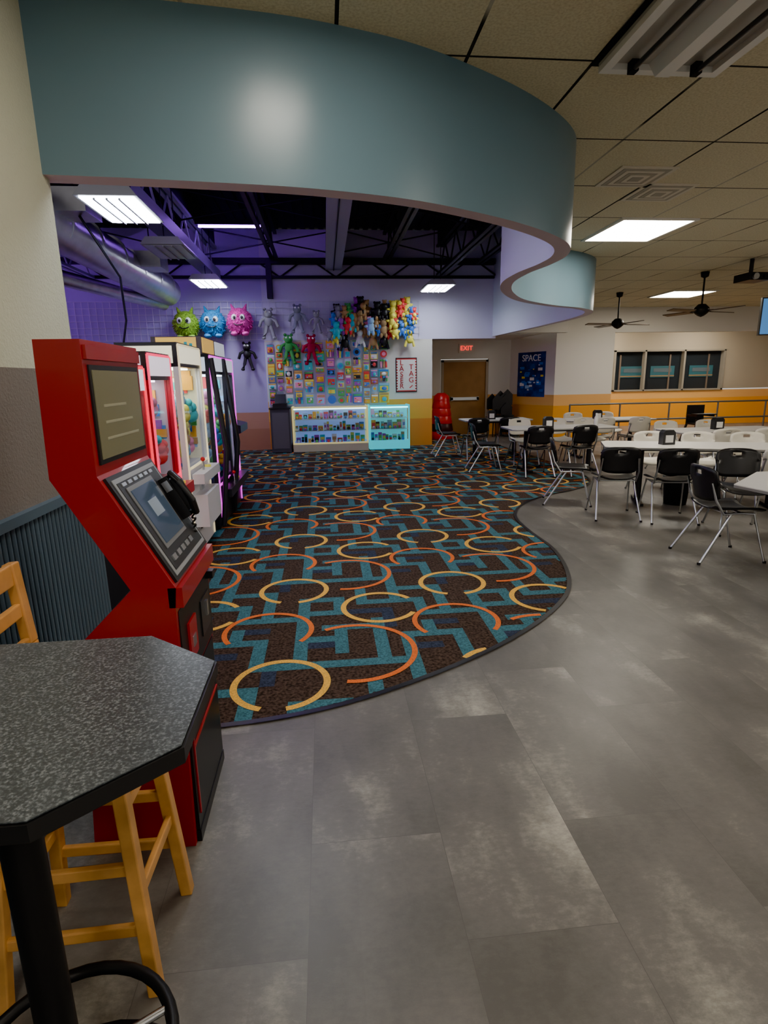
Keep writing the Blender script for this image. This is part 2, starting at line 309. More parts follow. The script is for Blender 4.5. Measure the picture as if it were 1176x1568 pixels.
b=MB(); A=offset(cp,-.022);B=offset(cp,.012);n=len(cp); vs=[(x,y,.009) for x,y in A]+[(x,y,.009) for x,y in B]; b.add(vs,[(i,i+1,n+i+1,n+i) for i in range(n-1)],black); b.done("trim_carpet_edge")
def gz(x,y): return .0075 if inside(x,y,poly) else 0.0

# ---------------------------------------------------------------- structure in arcade
jo=mat("joist_paint",(.36,.36,.48),.5); jb=mat("black_joist",(.014,.014,.024),.5)
b=MB()
b.box(.12,.48,3.6,13.7,4.0,4.04,jo); b.box(.27,.33,3.6,13.7,4.04,4.46,jo); b.box(.14,.46,3.6,13.7,4.46,4.5,jo); b.box(.2,.4,3.6,13.7,4.5,4.85,jb)
b.box(.12,.15,3.6,13.7,4.04,4.09,jb); b.box(.45,.48,3.6,13.7,4.04,4.09,jb); b.box(.29,.31,3.6,13.7,3.985,4.0,jb)
b.done("trim_steel_girder")
def joist(name,x,z,h,m,y0=3.6,y1=13.55,solid=False):
    b=MB()
    for zz in(z,z+h):
        b.box(x-.09,x-.02,y0,y1,zz,zz+.05,m); b.box(x+.02,x+.09,y0,y1,zz,zz+.05,m)
    if solid: b.box(x-.13,x+.13,y0,y1,z-.03,z-.001,m); b.box(x+.1,x+.13,y0,y1,z,z+.16,m)
    n=int((y1-y0)/.5)
    for i in range(n):
        ya=y0+i*(y1-y0)/n;yb=y0+(i+1)*(y1-y0)/n;za,zb=(z+.03,z+h) if i%2 else (z+h,z+.03)
        b.cyl((x,ya,za),(x,yb,zb),.018,m,6)
    b.box(x-.06,x+.06,y0,y1,z+h+.05,4.85,jb)
    return b.done(name)
joist("trim_open_web_joist",-2.3,3.8,.6,jo,solid=True); joist("trim_open_web_joist",2.7,3.85,.6,jb); joist("trim_open_web_joist",-4.9,3.8,.6,jo); joist("trim_open_web_joist",-1.0,4.2,.5,jb); joist("trim_open_web_joist",1.5,4.2,.5,jb); joist("trim_open_web_joist",3.6,4.1,.5,jb,9.5)
b=MB(); b.box(-7.9,4.0,13.62,13.78,4.12,4.24,jb)
for i in range(10):
    x=-7.6+i*1.25; b.cyl((x,13.7,4.15),(x+.45,13.7,3.85),.02,jb,6); b.cyl((x+.9,13.7,4.15),(x+.45,13.7,3.85),.02,jb,6)
b.box(-7.9,4.0,13.66,13.74,3.82,3.88,jb); b.box(-1.2,-1.08,13.6,13.78,3.4,4.12,jb); b.done("trim_wall_truss")
b=MB()
for k in range(4):
    y=5+k*2.4
    b.cyl((-4.9,y,4.6),(-2.3,y+.0,4.0),.014,jb,5);b.cyl((-2.3,y,4.5),(.3,y+.3,4.1),.014,jb,5);b.cyl((.3,y,4.5),(2.7,y+.2,4.0),.014,jb,5);b.cyl((.3,y+.3,4.1),(2.7,y,4.5),.014,jb,5);b.cyl((-2.3,y,4.0),(.3,y+.2,4.5),.014,jb,5)
b.done("trim_cross_bracing")
duct=mat("galvanised_duct",(.58,.58,.64),.32,.85,noise=.1,nscale=4)
b=MB(); b.cyl((-3.2,4.5,3.5),(-3.2,13.0,3.45),.28,duct,20)
for i in range(9): b.cyl((-3.2,4.9+i*.95,3.5),(-3.2,4.95+i*.95,3.5),.293,duct,20)
b.box(-3.0,-2.6,7.3,7.8,3.5,3.75,duct); b.box(-3.0,-2.6,10.3,10.8,3.45,3.7,duct); b.cyl((-4.4,6,3.1),(-3.3,13.0,3.2),.12,duct,12)
for y in(6,9,12): b.cyl((-3.2,y,3.75),(-3.2,y,4.85),.012,jb,5)
b.tube([(-2.75,7.5,3.5),(-2.6,7.6,3.2),(-2.5,7.9,2.9),(-2.55,8.1,2.4),(-2.7,8.2,1.9)],.015,jb,6)
b.done("ventilation_duct")
def highbay(x,y,z,on,rot=0):
    b=MB(); b.T=Tz(x,y,z,rot); g=mat("fixture_gray",(.45,.46,.5),.4,.3)
    b.prism([(-.3,.0),(.3,.0),(.22,.1),(-.22,.1)],-.5,.5,g,'y')
    if on: b.box(-.26,.26,-.46,.46,-.012,-.002,mat("highbay_lamp",(1,1,1),.5,emit=(.84,.92,1),es=52))
    else: b.box(-.26,.26,-.46,.46,-.012,-.002,mat("highbay_lens_off",(.5,.5,.55),.3))
    for xx in(-.12,0,.12): b.box(xx-.01,xx+.01,-.46,.46,-.03,-.012,g)
    b.cyl((0,-.35,.1),(0,-.35,4.85-z),.008,jb,5); b.cyl((0,.35,.1),(0,.35,4.85-z),.008,jb,5)
    b.done("hanging_highbay_light")
highbay(-2.05,6.8,3.38,True); highbay(-2.2,9.4,3.5,False); highbay(-2.2,12.3,3.5,True); highbay(2.45,12.6,3.45,True); highbay(-.4,4.2,3.5,True); highbay(2.2,5.2,3.5,True)  # last two are unseen high bays, added to brighten the arcade
def uv(x,y,z):
    b=MB(); b.box(x-.6,x+.6,y-.06,y+.06,z,z+.08,jb); b.cyl((x-.55,y,z-.02),(x+.55,y,z-.02),.02,mat("uv_tube",(.3,.1,1),.4,emit=(.38,.12,1),es=90),8); b.cyl((x-.4,y,z+.08),(x-.4,y,4.85),.008,jb,5); b.cyl((x+.4,y,z+.08),(x+.4,y,4.85),.008,jb,5); b.done("blacklight_fixture")
uv(-1.6,11.4,4.35); uv(-.8,8,4.35)
b=MB(); b.box(-8,-7.94,4,13.5,3.1,3.2,jb); b.box(-7.94,-7.92,4,13.5,3.12,3.18,mat("added_purple_glow",(.4,.1,1),.4,emit=(.5,.14,1),es=100)); b.done("added_purple_light_strip")  # added glowing strip, put in to turn the left side purple
# troffers
tro=mat("troffer_lens",(1,1,1),.5,emit=(1,.92,.78),es=46)
def troffer(x0,x1,y0,y1):
    b=MB(); fr=mat("troffer_frame",(.7,.68,.62),.5)
    b.box(x0,x1,y0,y0+.04,CZ-.02,CZ-.001,fr);b.box(x0,x1,y1-.04,y1,CZ-.02,CZ-.001,fr);b.box(x0,x0+.04,y0+.04,y1-.04,CZ-.02,CZ-.001,fr);b.box(x1-.04,x1,y0+.04,y1-.04,CZ-.02,CZ-.001,fr)
    b.box(x0+.04,x1-.04,y0+.04,y1-.04,CZ-.012,CZ-.002,tro); b.done("ceiling_troffer_light")
troffer(3.3,4.2,6.45,7.5); troffer(7.2,8.2,11.7,12.7); troffer(-.2,.35,1.8,2.45); troffer(3.0,3.7,.8,1.85); troffer(6.3,7.2,3.4,4.4); troffer(-.6,.1,-2.2,-1.2); troffer(10.4,11.3,8.5,9.5); troffer(2.6,3.3,-2.2,-1.2); troffer(11,12,15.6,16.6); troffer(8.0,9,15.6,16.6)
# unlit open fixture
b=MB(); dk=mat("dark_gap",(.01,.01,.01),.8); fw=mat("fixture_reflector",(.70,.69,.64),.3,.1)
x0,x1,y0,y1=1.56,2.24,2.3,3.44
b.box(x0-.03,x1+.03,y0-.03,y1+.03,CZ-.012,CZ-.002,dk); b.box(x0,x1,y0,y1,CZ-.03,CZ-.012,mat("fixture_pan",(.40,.39,.35),.4))
for x in(x0,x1-.05): b.box(x,x+.05,y0,y1,CZ-.06,CZ-.03,fw)
b.box(x0+.05,x1-.05,y1-.05,y1,CZ-.06,CZ-.03,fw); b.prism([(1.82,CZ-.03),(1.98,CZ-.03),(1.94,CZ-.09),(1.86,CZ-.09)],y0,y1-.05,fw,'y')
for x in(1.72,2.08): b.cyl((x,y0,CZ-.07),(x,y1-.1,CZ-.07),.014,mat("tube_dark",(.05,.05,.05),.3),10); b.box(x-.02,x+.02,y1-.10,y1-.05,CZ-.085,CZ-.03,dk)
b.done("open_fluorescent_fixture")
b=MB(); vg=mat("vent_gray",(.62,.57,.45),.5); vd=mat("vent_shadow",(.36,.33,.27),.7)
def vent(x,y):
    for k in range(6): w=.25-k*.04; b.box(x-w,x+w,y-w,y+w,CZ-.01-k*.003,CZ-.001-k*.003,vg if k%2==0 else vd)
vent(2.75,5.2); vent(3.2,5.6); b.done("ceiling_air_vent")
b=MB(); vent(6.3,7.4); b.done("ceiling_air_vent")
def fan(x,y,z,a):
    b=MB(); b.T=Tz(x,y,0,a); bk=mat("fan_dark_metal",(.02,.018,.016),.4,.5)
    b.cyl((0,0,z),(0,0,CZ),.015,bk,8); b.lathe([(0,0),(.07,-.005),(.06,-.08),(.02,-.1)],(0,0,CZ),bk,16)
    b.lathe([(0,.1),(.06,.09),(.12,.03),(.13,-.03),(.09,-.07),(.05,-.1),(0,-.12)],(0,0,z),bk,20)
    for k in range(4):
        M=Matrix.Translation((0,0,z))@Matrix.Rotation(k*math.pi/2,4,'Z')@Matrix.Rotation(.15,4,'X')
        b.box(.1,.22,-.02,.02,-.03,-.012,bk,M); b.box(.2,.74,-.065,.065,-.03,-.016,mat("fan_blade",(.12,.09,.06),.4),M)
    b.done("ceiling_fan")
fan(6.2,12.0,2.66,.15); fan(6.47,9.65,2.66,.3)
b=MB(); b.box(6.38,6.72,8.45,8.8,2.95,3.06,black); b.cyl((6.46,8.45,3.0),(6.46,8.41,3.0),.045,chrome,12); b.cyl((6.62,8.45,3.0),(6.62,8.42,3.0),.03,black,12); b.cyl((6.5,8.6,3.06),(6.5,8.6,CZ),.03,black,8); b.done("ceiling_projector")
b=MB(); M=Tz(7.72,9.1,2.5,-.3); b.box(-.5,.5,-.03,.03,-.3,.3,black,M); b.box(-.48,.48,-.035,-.03,-.28,.28,mat("tv_screen",(.05,.2,.5),.2,emit=(.12,.38,.85),es=.8),M); b.box(-.3,.2,-.038,-.035,-.1,.12,mat("tv_white",(1,1,1),.3,emit=(1,1,1),es=1.0),M); b.cyl((7.72,9.15,2.7),(7.72,9.15,CZ),.025,black,8); b.done("hanging_television")
# ---------------------------------------------------------------- red kiosk
b=MB(); Y0,Y1=1.75,2.25
prof=[(-.86,.0),(-.518,.0),(-.50,.90),(-.493,.965),(-.687,1.33),(-.685,1.725),(-.812,1.725),(-.823,1.325),(-.631,.966),(-.80,.80)]
b.prism(prof,Y0,Y1,red,'y')
b.box(-.688,-.680,Y0+.03,Y1-.03,1.36,1.655,black); b.box(-.683,-.677,Y0+.045,Y1-.045,1.375,1.64,mat("lcd_olive",(.17,.155,.09),.2,emit=(.30,.27,.15),es=.18))
for k in range(3): b.box(-.678,-.676,Y0+.1,Y1-.1-.05*k,1.43+k*.05,1.438+k*.05,mat("lcd_text",(.34,.32,.2),.3,emit=(.4,.38,.25),es=.15))
b.box(-.70,-.675,Y0+.01,Y1-.01,1.67,1.71,red)
d=Vector((.194,0,-.365)).normalized(); nrm=Vector((.365,0,.194)).normalized()
M=Matrix((d,Vector((0,1,0)),nrm)).transposed().to_4x4(); M.translation=Vector((-.687,Y0,1.33))
b.box(.015,.40,.02,.48,-.001,.010,black,M); b.box(.03,.385,.04,.46,.010,.013,mat("silver_print",(.35,.36,.38),.35,.3),M); b.box(.045,.37,.055,.445,.013,.015,black,M)
b.box(.07,.30,.09,.35,.015,.018,mat("screen_bezel",(.18,.18,.19),.3),M); b.box(.085,.285,.105,.335,.018,.021,mat("touchscreen",(.03,.045,.07),.12,emit=(.10,.14,.2),es=.4),M)
b.box(.14,.2,.17,.26,.021,.022,mat("touch_text",(.25,.3,.36),.2,emit=(.25,.3,.36),es=.3),M)
for k in range(6): b.box(.05,.062,.08+k*.055,.115+k*.055,.015,.019,chrome,M)
for k in range(5): b.box(.325,.345,.08+k*.055,.115+k*.055,.015,.022,chrome,M)
b.box(.10,.27,.385,.455,.015,.05,black,M); b.box(.12,.25,.40,.44,.05,.07,black,M); b.tube([tuple(M@Vector(v)) for v in((.10,.42,.06),(.14,.36,.09),(.22,.36,.09),(.27,.42,.06))],.014,black,8)
b.box(.115,.155,.383,.385,.02,.045,chrome,M)
b.tube([tuple(M@Vector((.27+.004*k,.42+.008*math.sin(k*1.2),.05-.008*k*.3+.008*math.cos(k*1.2)))) for k in range(30)],.004,black,6)
b.box(-.52,-.475,Y0,Y1,.90,.968,red)
b.box(-.515,-.498,Y0+.02,Y1-.02,.60,.88,black); b.box(-.515,-.494,Y0+.30,Y1-.06,.66,.80,mat("coin_panel",(.05,.05,.055),.3,.5)); b.box(-.50,-.490,Y0+.10,Y0+.2,.66,.80,red); b.box(-.5,-.485,Y0+.36,Y0+.38,.72,.78,chrome); b.box(-.5,-.487,Y0+.13,Y0+.17,.70,.74,chrome)
b.box(-.525,-.503,Y0+.02,Y1-.02,.05,.58,black); b.box(-.52,-.498,Y0+.04,Y0+.05,.1,.55,red); b.box(-.513,-.497,Y0+.05,Y1-.04,.36,.37,mat("door_seam_red",(.3,.01,.01),.4)); b.box(-.53,-.5,Y0+.02,Y1-.02,0,.045,black)
b.box(-.5,-.47,Y1-.07,Y1-.03,.845,.875,black)
b.done("arcade_touchscreen_kiosk",.004)
# ---------------------------------------------------------------- high table
b=MB(); x0,x1,y0,y1=-.94,-.24,.665,1.222; c=.14; sp=speck_mat()
octo=[(x0+.17,y0),(x1-.165,y0),(x1,y0+c),(x1,y1-c),(x1-.165,y1),(x0+.17,y1),(x0,y1-c),(x0,y0+c)]
def ins(P,d,cx=-.59,cy=.943): return [(cx+(x-cx)*(1-d/.35),cy+(y-cy)*(1-d/.28)) for x,y in P]
b.prism(octo,1.018,1.047,mat("black_table_edge",(.012,.012,.014),.4)); b.prism(ins(octo,.004),1.047,1.0505,sp)
cx,cy_=-.59,.945
b.cyl((cx,cy_,.03),(cx,cy_,1.0),.036,blackm,20); b.box(cx-.15,cx+.15,cy_-.15,cy_+.15,.998,1.018,blackm)
b.lathe([(0,.05),(.05,.05),(.2,.02),(.25,.0)],(cx,cy_,0),blackm,28)
b.tube([(cx+.21*math.cos(t*math.pi/18),cy_+.21*math.sin(t*math.pi/18),.22) for t in range(36)],.014,blackm,10,True)
for k in range(4): t=k*math.pi/2+.5; b.cyl((cx,cy_,.22),(cx+.21*math.cos(t),cy_+.21*math.sin(t),.22),.009,chrome,8)
b.done("bar_table",.003)
# ---------------------------------------------------------------- wood stool
wood=mat("honey_wood",(.60,.29,.075),.38,noise=.2,nscale=9,coat=.2)
b=MB(); bot={'fr':(-.515,1.255),'br':(-.505,1.565),'fl':(-.90,1.25),'bl':(-.89,1.57)}; top={'fr':(-.56,1.30),'br':(-.555,1.53),'fl':(-.84,1.29),'bl':(-.835,1.53)}
def L(k,z): t=z/.72; return Vector((bot[k][0]*(1-t)+top[k][0]*t,bot[k][1]*(1-t)+top[k][1]*t,z))
for k in bot: b.bar(L(k,0),L(k,.72),.036,.036,wood)
b.prism([(-.88,1.255),(-.52,1.265),(-.50,1.30),(-.50,1.53),(-.52,1.565),(-.88,1.57)],.72,.755,wood)
for p,q,z in(('fr','br',.30),('fl','bl',.28),('fr','fl',.38),('br','bl',.38),('fr','br',.55),('fr','fl',.20),('br','bl',.2),('fr','fl',.64),('br','bl',.64),('fr','br',.66)): b.bar(L(p,z),L(q,z),.018,.034,wood)
P1=[(-.84,1.555,.72),(-.85,1.56,.9),(-.87,1.565,1.13)];P2=[(-.84,1.275,.72),(-.85,1.27,.9),(-.87,1.265,1.13)]
for P in(P1,P2):
    for u,v in zip(P[:-1],P[1:]): b.bar(u,v,.036,.03,wood)
for z,h in((1.10,.06),(1.0,.04),(.9,.04)): x=-.85-(z-.9)*.087; b.bar((x,1.26,z),(x,1.57,z),.018,h,wood)
b.done("wooden_bar_stool",.004)
# ---------------------------------------------------------------- dining furniture
def chair(x,y,face,shell,nm):
    b=MB(); b.T=Tz(x,y,gz(x,y),math.atan2(face[1],face[0])-math.pi/2)
    def seat(u,v):
        X=(u-.5)*.42*(1-.12*(1-v)); Y=(v-.45)*.43; return (X,Y,.445+.035*(abs(u-.5)*2)**3-.03*max(0,v-.85)/.15*.6+ .02*max(0,.15-v)/.15)
    b.surf(seat,8,8,.012,shell)
    def back(u,v):
        w=.44*(1-.35*max(0,v-.8)*5*.25-.10*(1-v)); return ((u-.5)*w,-.215-.05*v+.05*(abs(u-.5)*2)**2,.53+.30*v-(.035*(abs(u-.5)*2)**4)*(1 if v>.5 else -1))
    b.surf(back,10,8,.012,shell,skip={(4,6),(5,6)})
    for s in(-1,1):
        b.tube([(s*.24,.26,.0),(s*.20,.14,.43),(s*.195,.02,.435),(s*.20,-.12,.43),(s*.205,-.20,.55),(s*.19,-.235,.70)],.011,chrome,8)
        b.tube([(s*.24,-.31,.0),(s*.195,-.05,.43)],.011,chrome,8)
        for yy in(.26,-.31): b.cyl((s*.24,yy,0),(s*.238,yy,.02),.015,black,8)
    b.tube([(-.2,.05,.43),(.2,.05,.43)],.009,chrome,6); b.tube([(-.2,-.08,.43),(.2,-.08,.43)],.009,chrome,6)
    b.done(nm)
def table(corners,nm="dining_table"):
    b=MB(); n=len(corners)
    cx=sum(c[0] for c in corners)/n; cy=sum(c[1] for c in corners)/n
    g=max(gz(x,y) for x,y in corners+[(cx,cy)]); b.T=Tz(0,0,g)
    b.prism(corners,.715,.735,mat("table_edge_gray",(.25,.24,.23),.5)); b.prism(corners,.735,.742,white)
    best=max(((corners[i][0]-corners[i-1][0],corners[i][1]-corners[i-1][1]) for i in range(n)),key=lambda v:math.hypot(*v)); l=math.hypot(*best); u=(best[0]/l,best[1]/l); w=(-u[1],u[0])
    for s in(-1,1):
        px,py=cx+u[0]*s*l*.33,cy+u[1]*s*l*.33
        b.cyl((px,py,.03),(px,py,.7),.04,black,14); b.bar((px-w[0]*.3,py-w[1]*.3,.02),(px+w[0]*.3,py+w[1]*.3,.02),.07,.035,black); b.bar((px-w[0]*.26,py-w[1]*.26,.70),(px+w[0]*.26,py+w[1]*.26,.70),.05,.025,black)
    b.bar((cx-u[0]*l*.33,cy-u[1]*l*.33,.68),(cx+u[0]*l*.33,cy+u[1]*l*.33,.68),.04,.04,black)
    b.done(nm)
def rect(x,y,L_,W,a,clip=0):
    P=[(-L_/2+clip,-W/2),(L_/2-clip,-W/2),(L_/2,-W/2+clip),(L_/2,W/2-clip),(L_/2-clip,W/2),(-L_/2+clip,W/2),(-L_/2,W/2-clip),(-L_/2,-W/2+clip)] if clip else [(-L_/2,-W/2),(L_/2,-W/2),(L_/2,W/2),(-L_/2,W/2)]
    return [(x+p*math.cos(a)-q*math.sin(a),y+p*math.sin(a)+q*math.cos(a)) for p,q in P]
aC=-.38; uC=(math.cos(aC),math.sin(aC)); wC=(-uC[1],uC[0])
table(rect(3.5,11.65,1.4,.76,0,.06)); table(rect(3.98,9.5,1.85,.76,0,.06))
cC=(3.38+uC[0]*1.2+wC[0]*.38,6.62+uC[1]*1.2+wC[1]*.38); table(rect(cC[0],cC[1],2.4,.76,aC,.08))
table([(3.19,4.12),(3.24,3.8),(3.6,3.4),(4.3,3.4),(4.6,3.8),(4.6,4.3),(4.3,4.62),(3.78,4.62)])
table(rect(6.2,8.4,1.85,.76,0,.06)); table(rect(5.6,11.1,1.85,.76,0,.06))
def C(along,side): return (3.38+uC[0]*along+wC[0]*side,6.62+uC[1]*along+wC[1]*side)
for (x,y,fc) in ((2.95,11.1,(0,1)),(3.6,11.1,(.1,1)),(2.72,9.62,(1,-.1)),(3.4,9.0,(0.05,1)),(4.1,8.95,(-.05,1)),(3.08,6.92,(.9,-.35)),(3.28,6.16,(.25,1)),(3.80,5.92,(.25,1)),(3.46,4.56,(1,-.08)),(4.2,5.3,(-.35,-1)),(2.5,11.7,(1,0))): chair(x,y,fc,black,"black_dining_chair")
for (x,y,fc) in ((3.6,10.2,(0,-1)),(4.3,10.2,(0,-1)),(4.85,10.15,(.1,-1)),(*C(.7,1.02),(-.3,-1)),(*C(1.3,1.0),(-.3,-1)),(*C(1.9,1.02),(-.3,-1)),(*C(1.75,-.25),(.35,1)),(5.7,7.85,(0,1)),(6.35,7.85,(0,1)),(5.75,9.0,(0,-1)),(6.5,9.0,(0,-1)),(5.2,10.5,(0,1)),(5.9,10.5,(0,1)),(5.3,11.7,(0,-1)),(6.0,11.7,(0,-1))): chair(x,y,fc,cream,"white_dining_chair")
def napkin(x,y,g=.742):
    b=MB(); b.T=Tz(0,0,g-.742); b.box(x-.08,x+.08,y-.05,y+.05,.742,.89,black); b.prism([(x-.08,.89),(x+.08,.89),(x+.05,.925),(x-.05,.925)],y-.05,y+.05,black,'y'); b.box(x-.05,x+.05,y-.055,y-.05,.77,.86,white); b.done("napkin_dispenser")
p=C(.75,.4); napkin(*p); napkin(3.75,9.4,.7495); napkin(3.4,11.6,.7495); napkin(5.4,11.0); napkin(6.1,8.4)
b=MB(); b.lathe([(0,0),(.035,0),(.035,.14),(.015,.18),(.015,.22),(0,.22)],(4.6,9.4,.7495),mat("bottle_white",(.8,.8,.75),.3),14); b.done("condiment_bottle")
b=MB(); b.lathe([(0,0),(.13,0),(.16,.34),(.165,.36),(.15,.36),(.12,.03)],(*C(.9,.36),0),black,20); b.done("floor_waste_bin")
# railing
b=MB(); rm=mat("railing_gray",(.16,.15,.14),.4,.4)
for z in(.9,.5): b.cyl((6.0,13.7,z),(12.5,13.7,z),.022,rm,10)
for k in range(6): b.cyl((6.0+k*1.3,13.7,0),(6.0+k*1.3,13.7,.9),.022,rm,10)
b.done("guard_railing")
# high chair
b=MB(); x,y=8.2,11.9
for sx in(-1,1):
    for sy in(-1,1): b.bar((x+sx*.27,y+sy*.27,0),(x+sx*.16,y+sy*.14,.62),.035,.035,black)
b.box(x-.2,x+.2,y-.18,y+.18,.5,.53,black); b.box(x-.2,x+.2,y+.15,y+.18,.53,.92,black); b.box(x-.22,x+.22,y-.25,y-.02,.72,.745,black); b.box(x-.21,x-.18,y-.2,y+.15,.68,.72,black); b.box(x+.18,x+.21,y-.2,y+.15,.68,.72,black)
b.done("child_high_chair")
# ---------------------------------------------------------------- prize counter
cols=[(.8,.05,.05),(.9,.45,.03),(.9,.8,.1),(.1,.5,.12),(.05,.2,.65),(.4,.08,.5),(.9,.3,.5),(.05,.55,.6),(.9,.9,.88),(.02,.02,.02),(.35,.6,.85),(.5,.3,.12)]
cmat=[mat("toy_color_%d"%i,c,.45) for i,c in enumerate(cols)]
b=MB(); b.box(-1.32,1.46,13.74,13.8,1.0,2.46,mat("white_pegboard",(.62,.66,.76),.6))
x=-1.31
while x<1.28:
    w=random.uniform(.15,.30); z=1.03
    while z<2.34:
        h=random.uniform(.12,.26); kind=random.random(); ww=w*random.uniform(.7,.95); x0=x+(w-ww)/2; dz=random.uniform(0,.03); card=random.choice(cmat)
        if kind<.7:
            b.box(x0,x0+ww,13.69,13.739,z+dz,z+dz+h*.93,card)
            b.box(x0+ww*.05,x0+ww*.95,13.684,13.69,z+dz+h*.72,z+dz+h*.88,random.choice(cmat)); b.box(x0+ww*.1,x0+ww*.9,13.68,13.69,z+dz+h*.08,z+dz+h*.62,random.choice(cmat))
            for q in range(random.randint(2,4)):
                a0=random.uniform(.1,.6);c0=random.uniform(.08,.45); b.box(x0+ww*a0,x0+ww*min(.92,a0+random.uniform(.1,.3)),13.672-q*.004,13.68-q*.004,z+dz+h*c0,z+dz+h*(c0+random.uniform(.06,.2)),random.choice(cmat))
            if random.random()<.5: b.sph((x0+ww*.5,13.66,z+dz+h*.35),(ww*.25,.03,h*.22),random.choice(cmat),10,6)
        elif kind<.85:
            b.cyl((x0+ww/2,13.66,z+dz+h/2),(x0+ww/2,13.735,z+dz+h/2),min(ww,h)*.45,card,16); b.cyl((x0+ww/2,13.65,z+dz+h/2),(x0+ww/2,13.66,z+dz+h/2),min(ww,h)*.25,random.choice(cmat),14)
        else:
            for q in range(3): xx=x0+ww*(.2+.3*q); b.cyl((xx,13.69,z+dz+h*.1),(xx+random.uniform(-.02,.02),13.70,z+dz+h*.9),.022,random.choice(cmat),8); b.sph((xx,13.69,z+dz+h*.85),.03,random.choice(cmat),8,6)
        z+=h+.012
    x+=w+.006
b.done("pegboard_toy_display")
gl=glassm("clear_glass",(.97,1,1),.08)
def case(x0,x1,y0,y1,led,es,nm,fcol,innc):
    b=MB(); fr=mat(nm+"_frame",fcol,.4,emit=fcol,es=es); iw=mat(nm+"_inner",innc,.6,emit=innc,es=.6)
    b.box(x0,x1,y0,y1,.012,.18,mat("counter_base",(.62,.58,.42),.5) if nm=="glass_prize_counter" else fr); b.box(x0,x1,y1-.03,y1,.18,1.0,iw); b.box(x0,x1,y0+.02,y1-.03,.18,.2,iw)
    for x in(x0,x1-.035): b.box(x,x+.035,y0,y0+.035,.215,.985,fr); b.box(x,x+.035,y1-.065,y1-.03,.215,.985,fr)
    b.box(x0,x1,y0,y0+.035,.985,1.02,fr); b.box(x0,x1,y0,y0+.019,.18,.215,fr); b.box(x0,x0+.03,y0+.035,y1,.985,1.02,fr); b.box(x1-.03,x1,y0+.035,y1,.985,1.02,fr)
    for z in(.46,.72):
        b.box(x0+.04,x1-.04,y0+.08,y1-.07,z,z+.012,mat("shelf_glass",(.6,.8,.85),.1))
    for z in(.2,.475,.735):
        x=x0+.06
        while x<x1-.12:
            w=random.uniform(.05,.12);h=random.uniform(.09,.21); yy=random.uniform(y0+.12,y1-.2); b.box(x,x+w,yy,yy+.06,z,z+h,random.choice(cmat)); b.box(x+w*.1,x+w*.9,yy-.004,yy,z+h*.3,z+h*.7,random.choice(cmat)); b.sph((x+w/2,yy-.05,z+.035),.033,random.choice(cmat),8,6)
            x+=w+random.uniform(.003,.02)
    b.box(x0+.04,x1-.04,y0+.012,y0+.02,.22,.98,gl); b.box(x0+.035,x1-.035,y0+.04,y1-.04,1.0,1.01,gl)
    b.box(x0+.04,x1-.04,y0+.04,y0+.07,.95,.98,mat(nm+"_led",(1,1,1),.5,emit=led,es=es*8)); b.done(nm)
case(-.76,.95,13.0,13.58,(.6,.85,1),.7,"glass_prize_counter",(.90,.80,.30),(.30,.45,.85))
case(.98,1.92,13.1,13.6,(.1,.85,.9),1.3,"glowing_glass_display_case",(.03,.55,.65),(.12,.7,.75))
b=MB(); gy=mat("register_stand_gray",(.08,.075,.09),.5); b.box(-1.24,-.8,13.0,13.55,.012,.98,gy); b.box(-1.26,-.78,12.98,13.57,.98,1.01,black); b.box(-1.2,-.84,12.99,13.0,.1,.9,mat("register_panel",(.13,.12,.14),.5)); b.done("register_stand",.004)
b=MB(); b.box(-1.18,-.86,13.1,13.5,1.011,1.1,black); b.prism([(13.2,1.1),(13.5,1.1),(13.5,1.3),(13.35,1.3)],-1.14,-.9,black,'x'); b.box(-1.1,-.94,13.42,13.45,1.28,1.36,mat("reg_screen",(.2,.25,.3),.2)); b.done("cash_register")
# laser tag poster
b=MB(); X0,X1,Z0,Z1=1.69,2.2,1.28,2.08; b.box(X0,X1,13.785,13.8,Z0,Z1,black); b.box(X0+.02,X1-.02,13.78,13.785,Z0+.02,Z1-.02,mat("poster_red",(.6,.03,.03),.5)); b.box(X0+.045,X1-.045,13.775,13.78,Z0+.045,Z1-.045,mat("poster_white",(.8,.78,.72),.5))
for i in range(12): b.box(X0+.02,X0+.045,13.772,13.78,Z0+.04+i*.062,Z0+.065+i*.062,white); b.box(X1-.045,X1-.02,13.772,13.78,Z0+.04+i*.062,Z0+.065+i*.062,white)
R90=Matrix.Rotation(math.pi/2,4,'X')
for i,ch in enumerate("LASER"): b.text(ch,.17,Matrix.Translation((X0+.14,13.770,Z1-.12-i*.135))@R90,mat("poster_letters",(.5,.02,.02),.5),.005)
for i,ch in enumerate("TAG"): b.text(ch,.17,Matrix.Translation((X1-.14,13.770,Z1-.22-i*.15))@R90,mat("poster_letters",(.5,.02,.02),.5),.005)
b.cyl((X1-.18,13.774,Z0+.1),(X1-.11,13.774,Z0+.16),.012,cmat[0],6); b.done("laser_tag_poster")
# blue poster on angled wall
b=MB(); u=Vector((.7,-1.48,0)).normalized(); nn=Vector((u.y,-u.x,0)); M=Matrix((u,Vector((0,0,1)),nn)).transposed().to_4x4(); M.translation=Vector((5.55,15.26,1.68))+nn*.002
b.box(-.5,.5,-.62,.55,0,.008,mat("poster_blue",(.02,.06,.22),.5,noise=.4,nscale=6),M)
for i in range(40): cx=random.uniform(-.40,.40);cz=random.uniform(-.5,.25);s=random.uniform(.02,.09); b.box(cx-s,cx+s,cz-s*.5,cz+s*.5,.008,.01+i*.0002,random.choice([cmat[2],cmat[8],cmat[10],cmat[4],mat("poster_blue2",(.03,.12,.4),.5)]),M)
b.text("SPACE",.24,M@Matrix.Translation((0,.39,.016)),cmat[8],.004); b.done("blue_wall_poster")
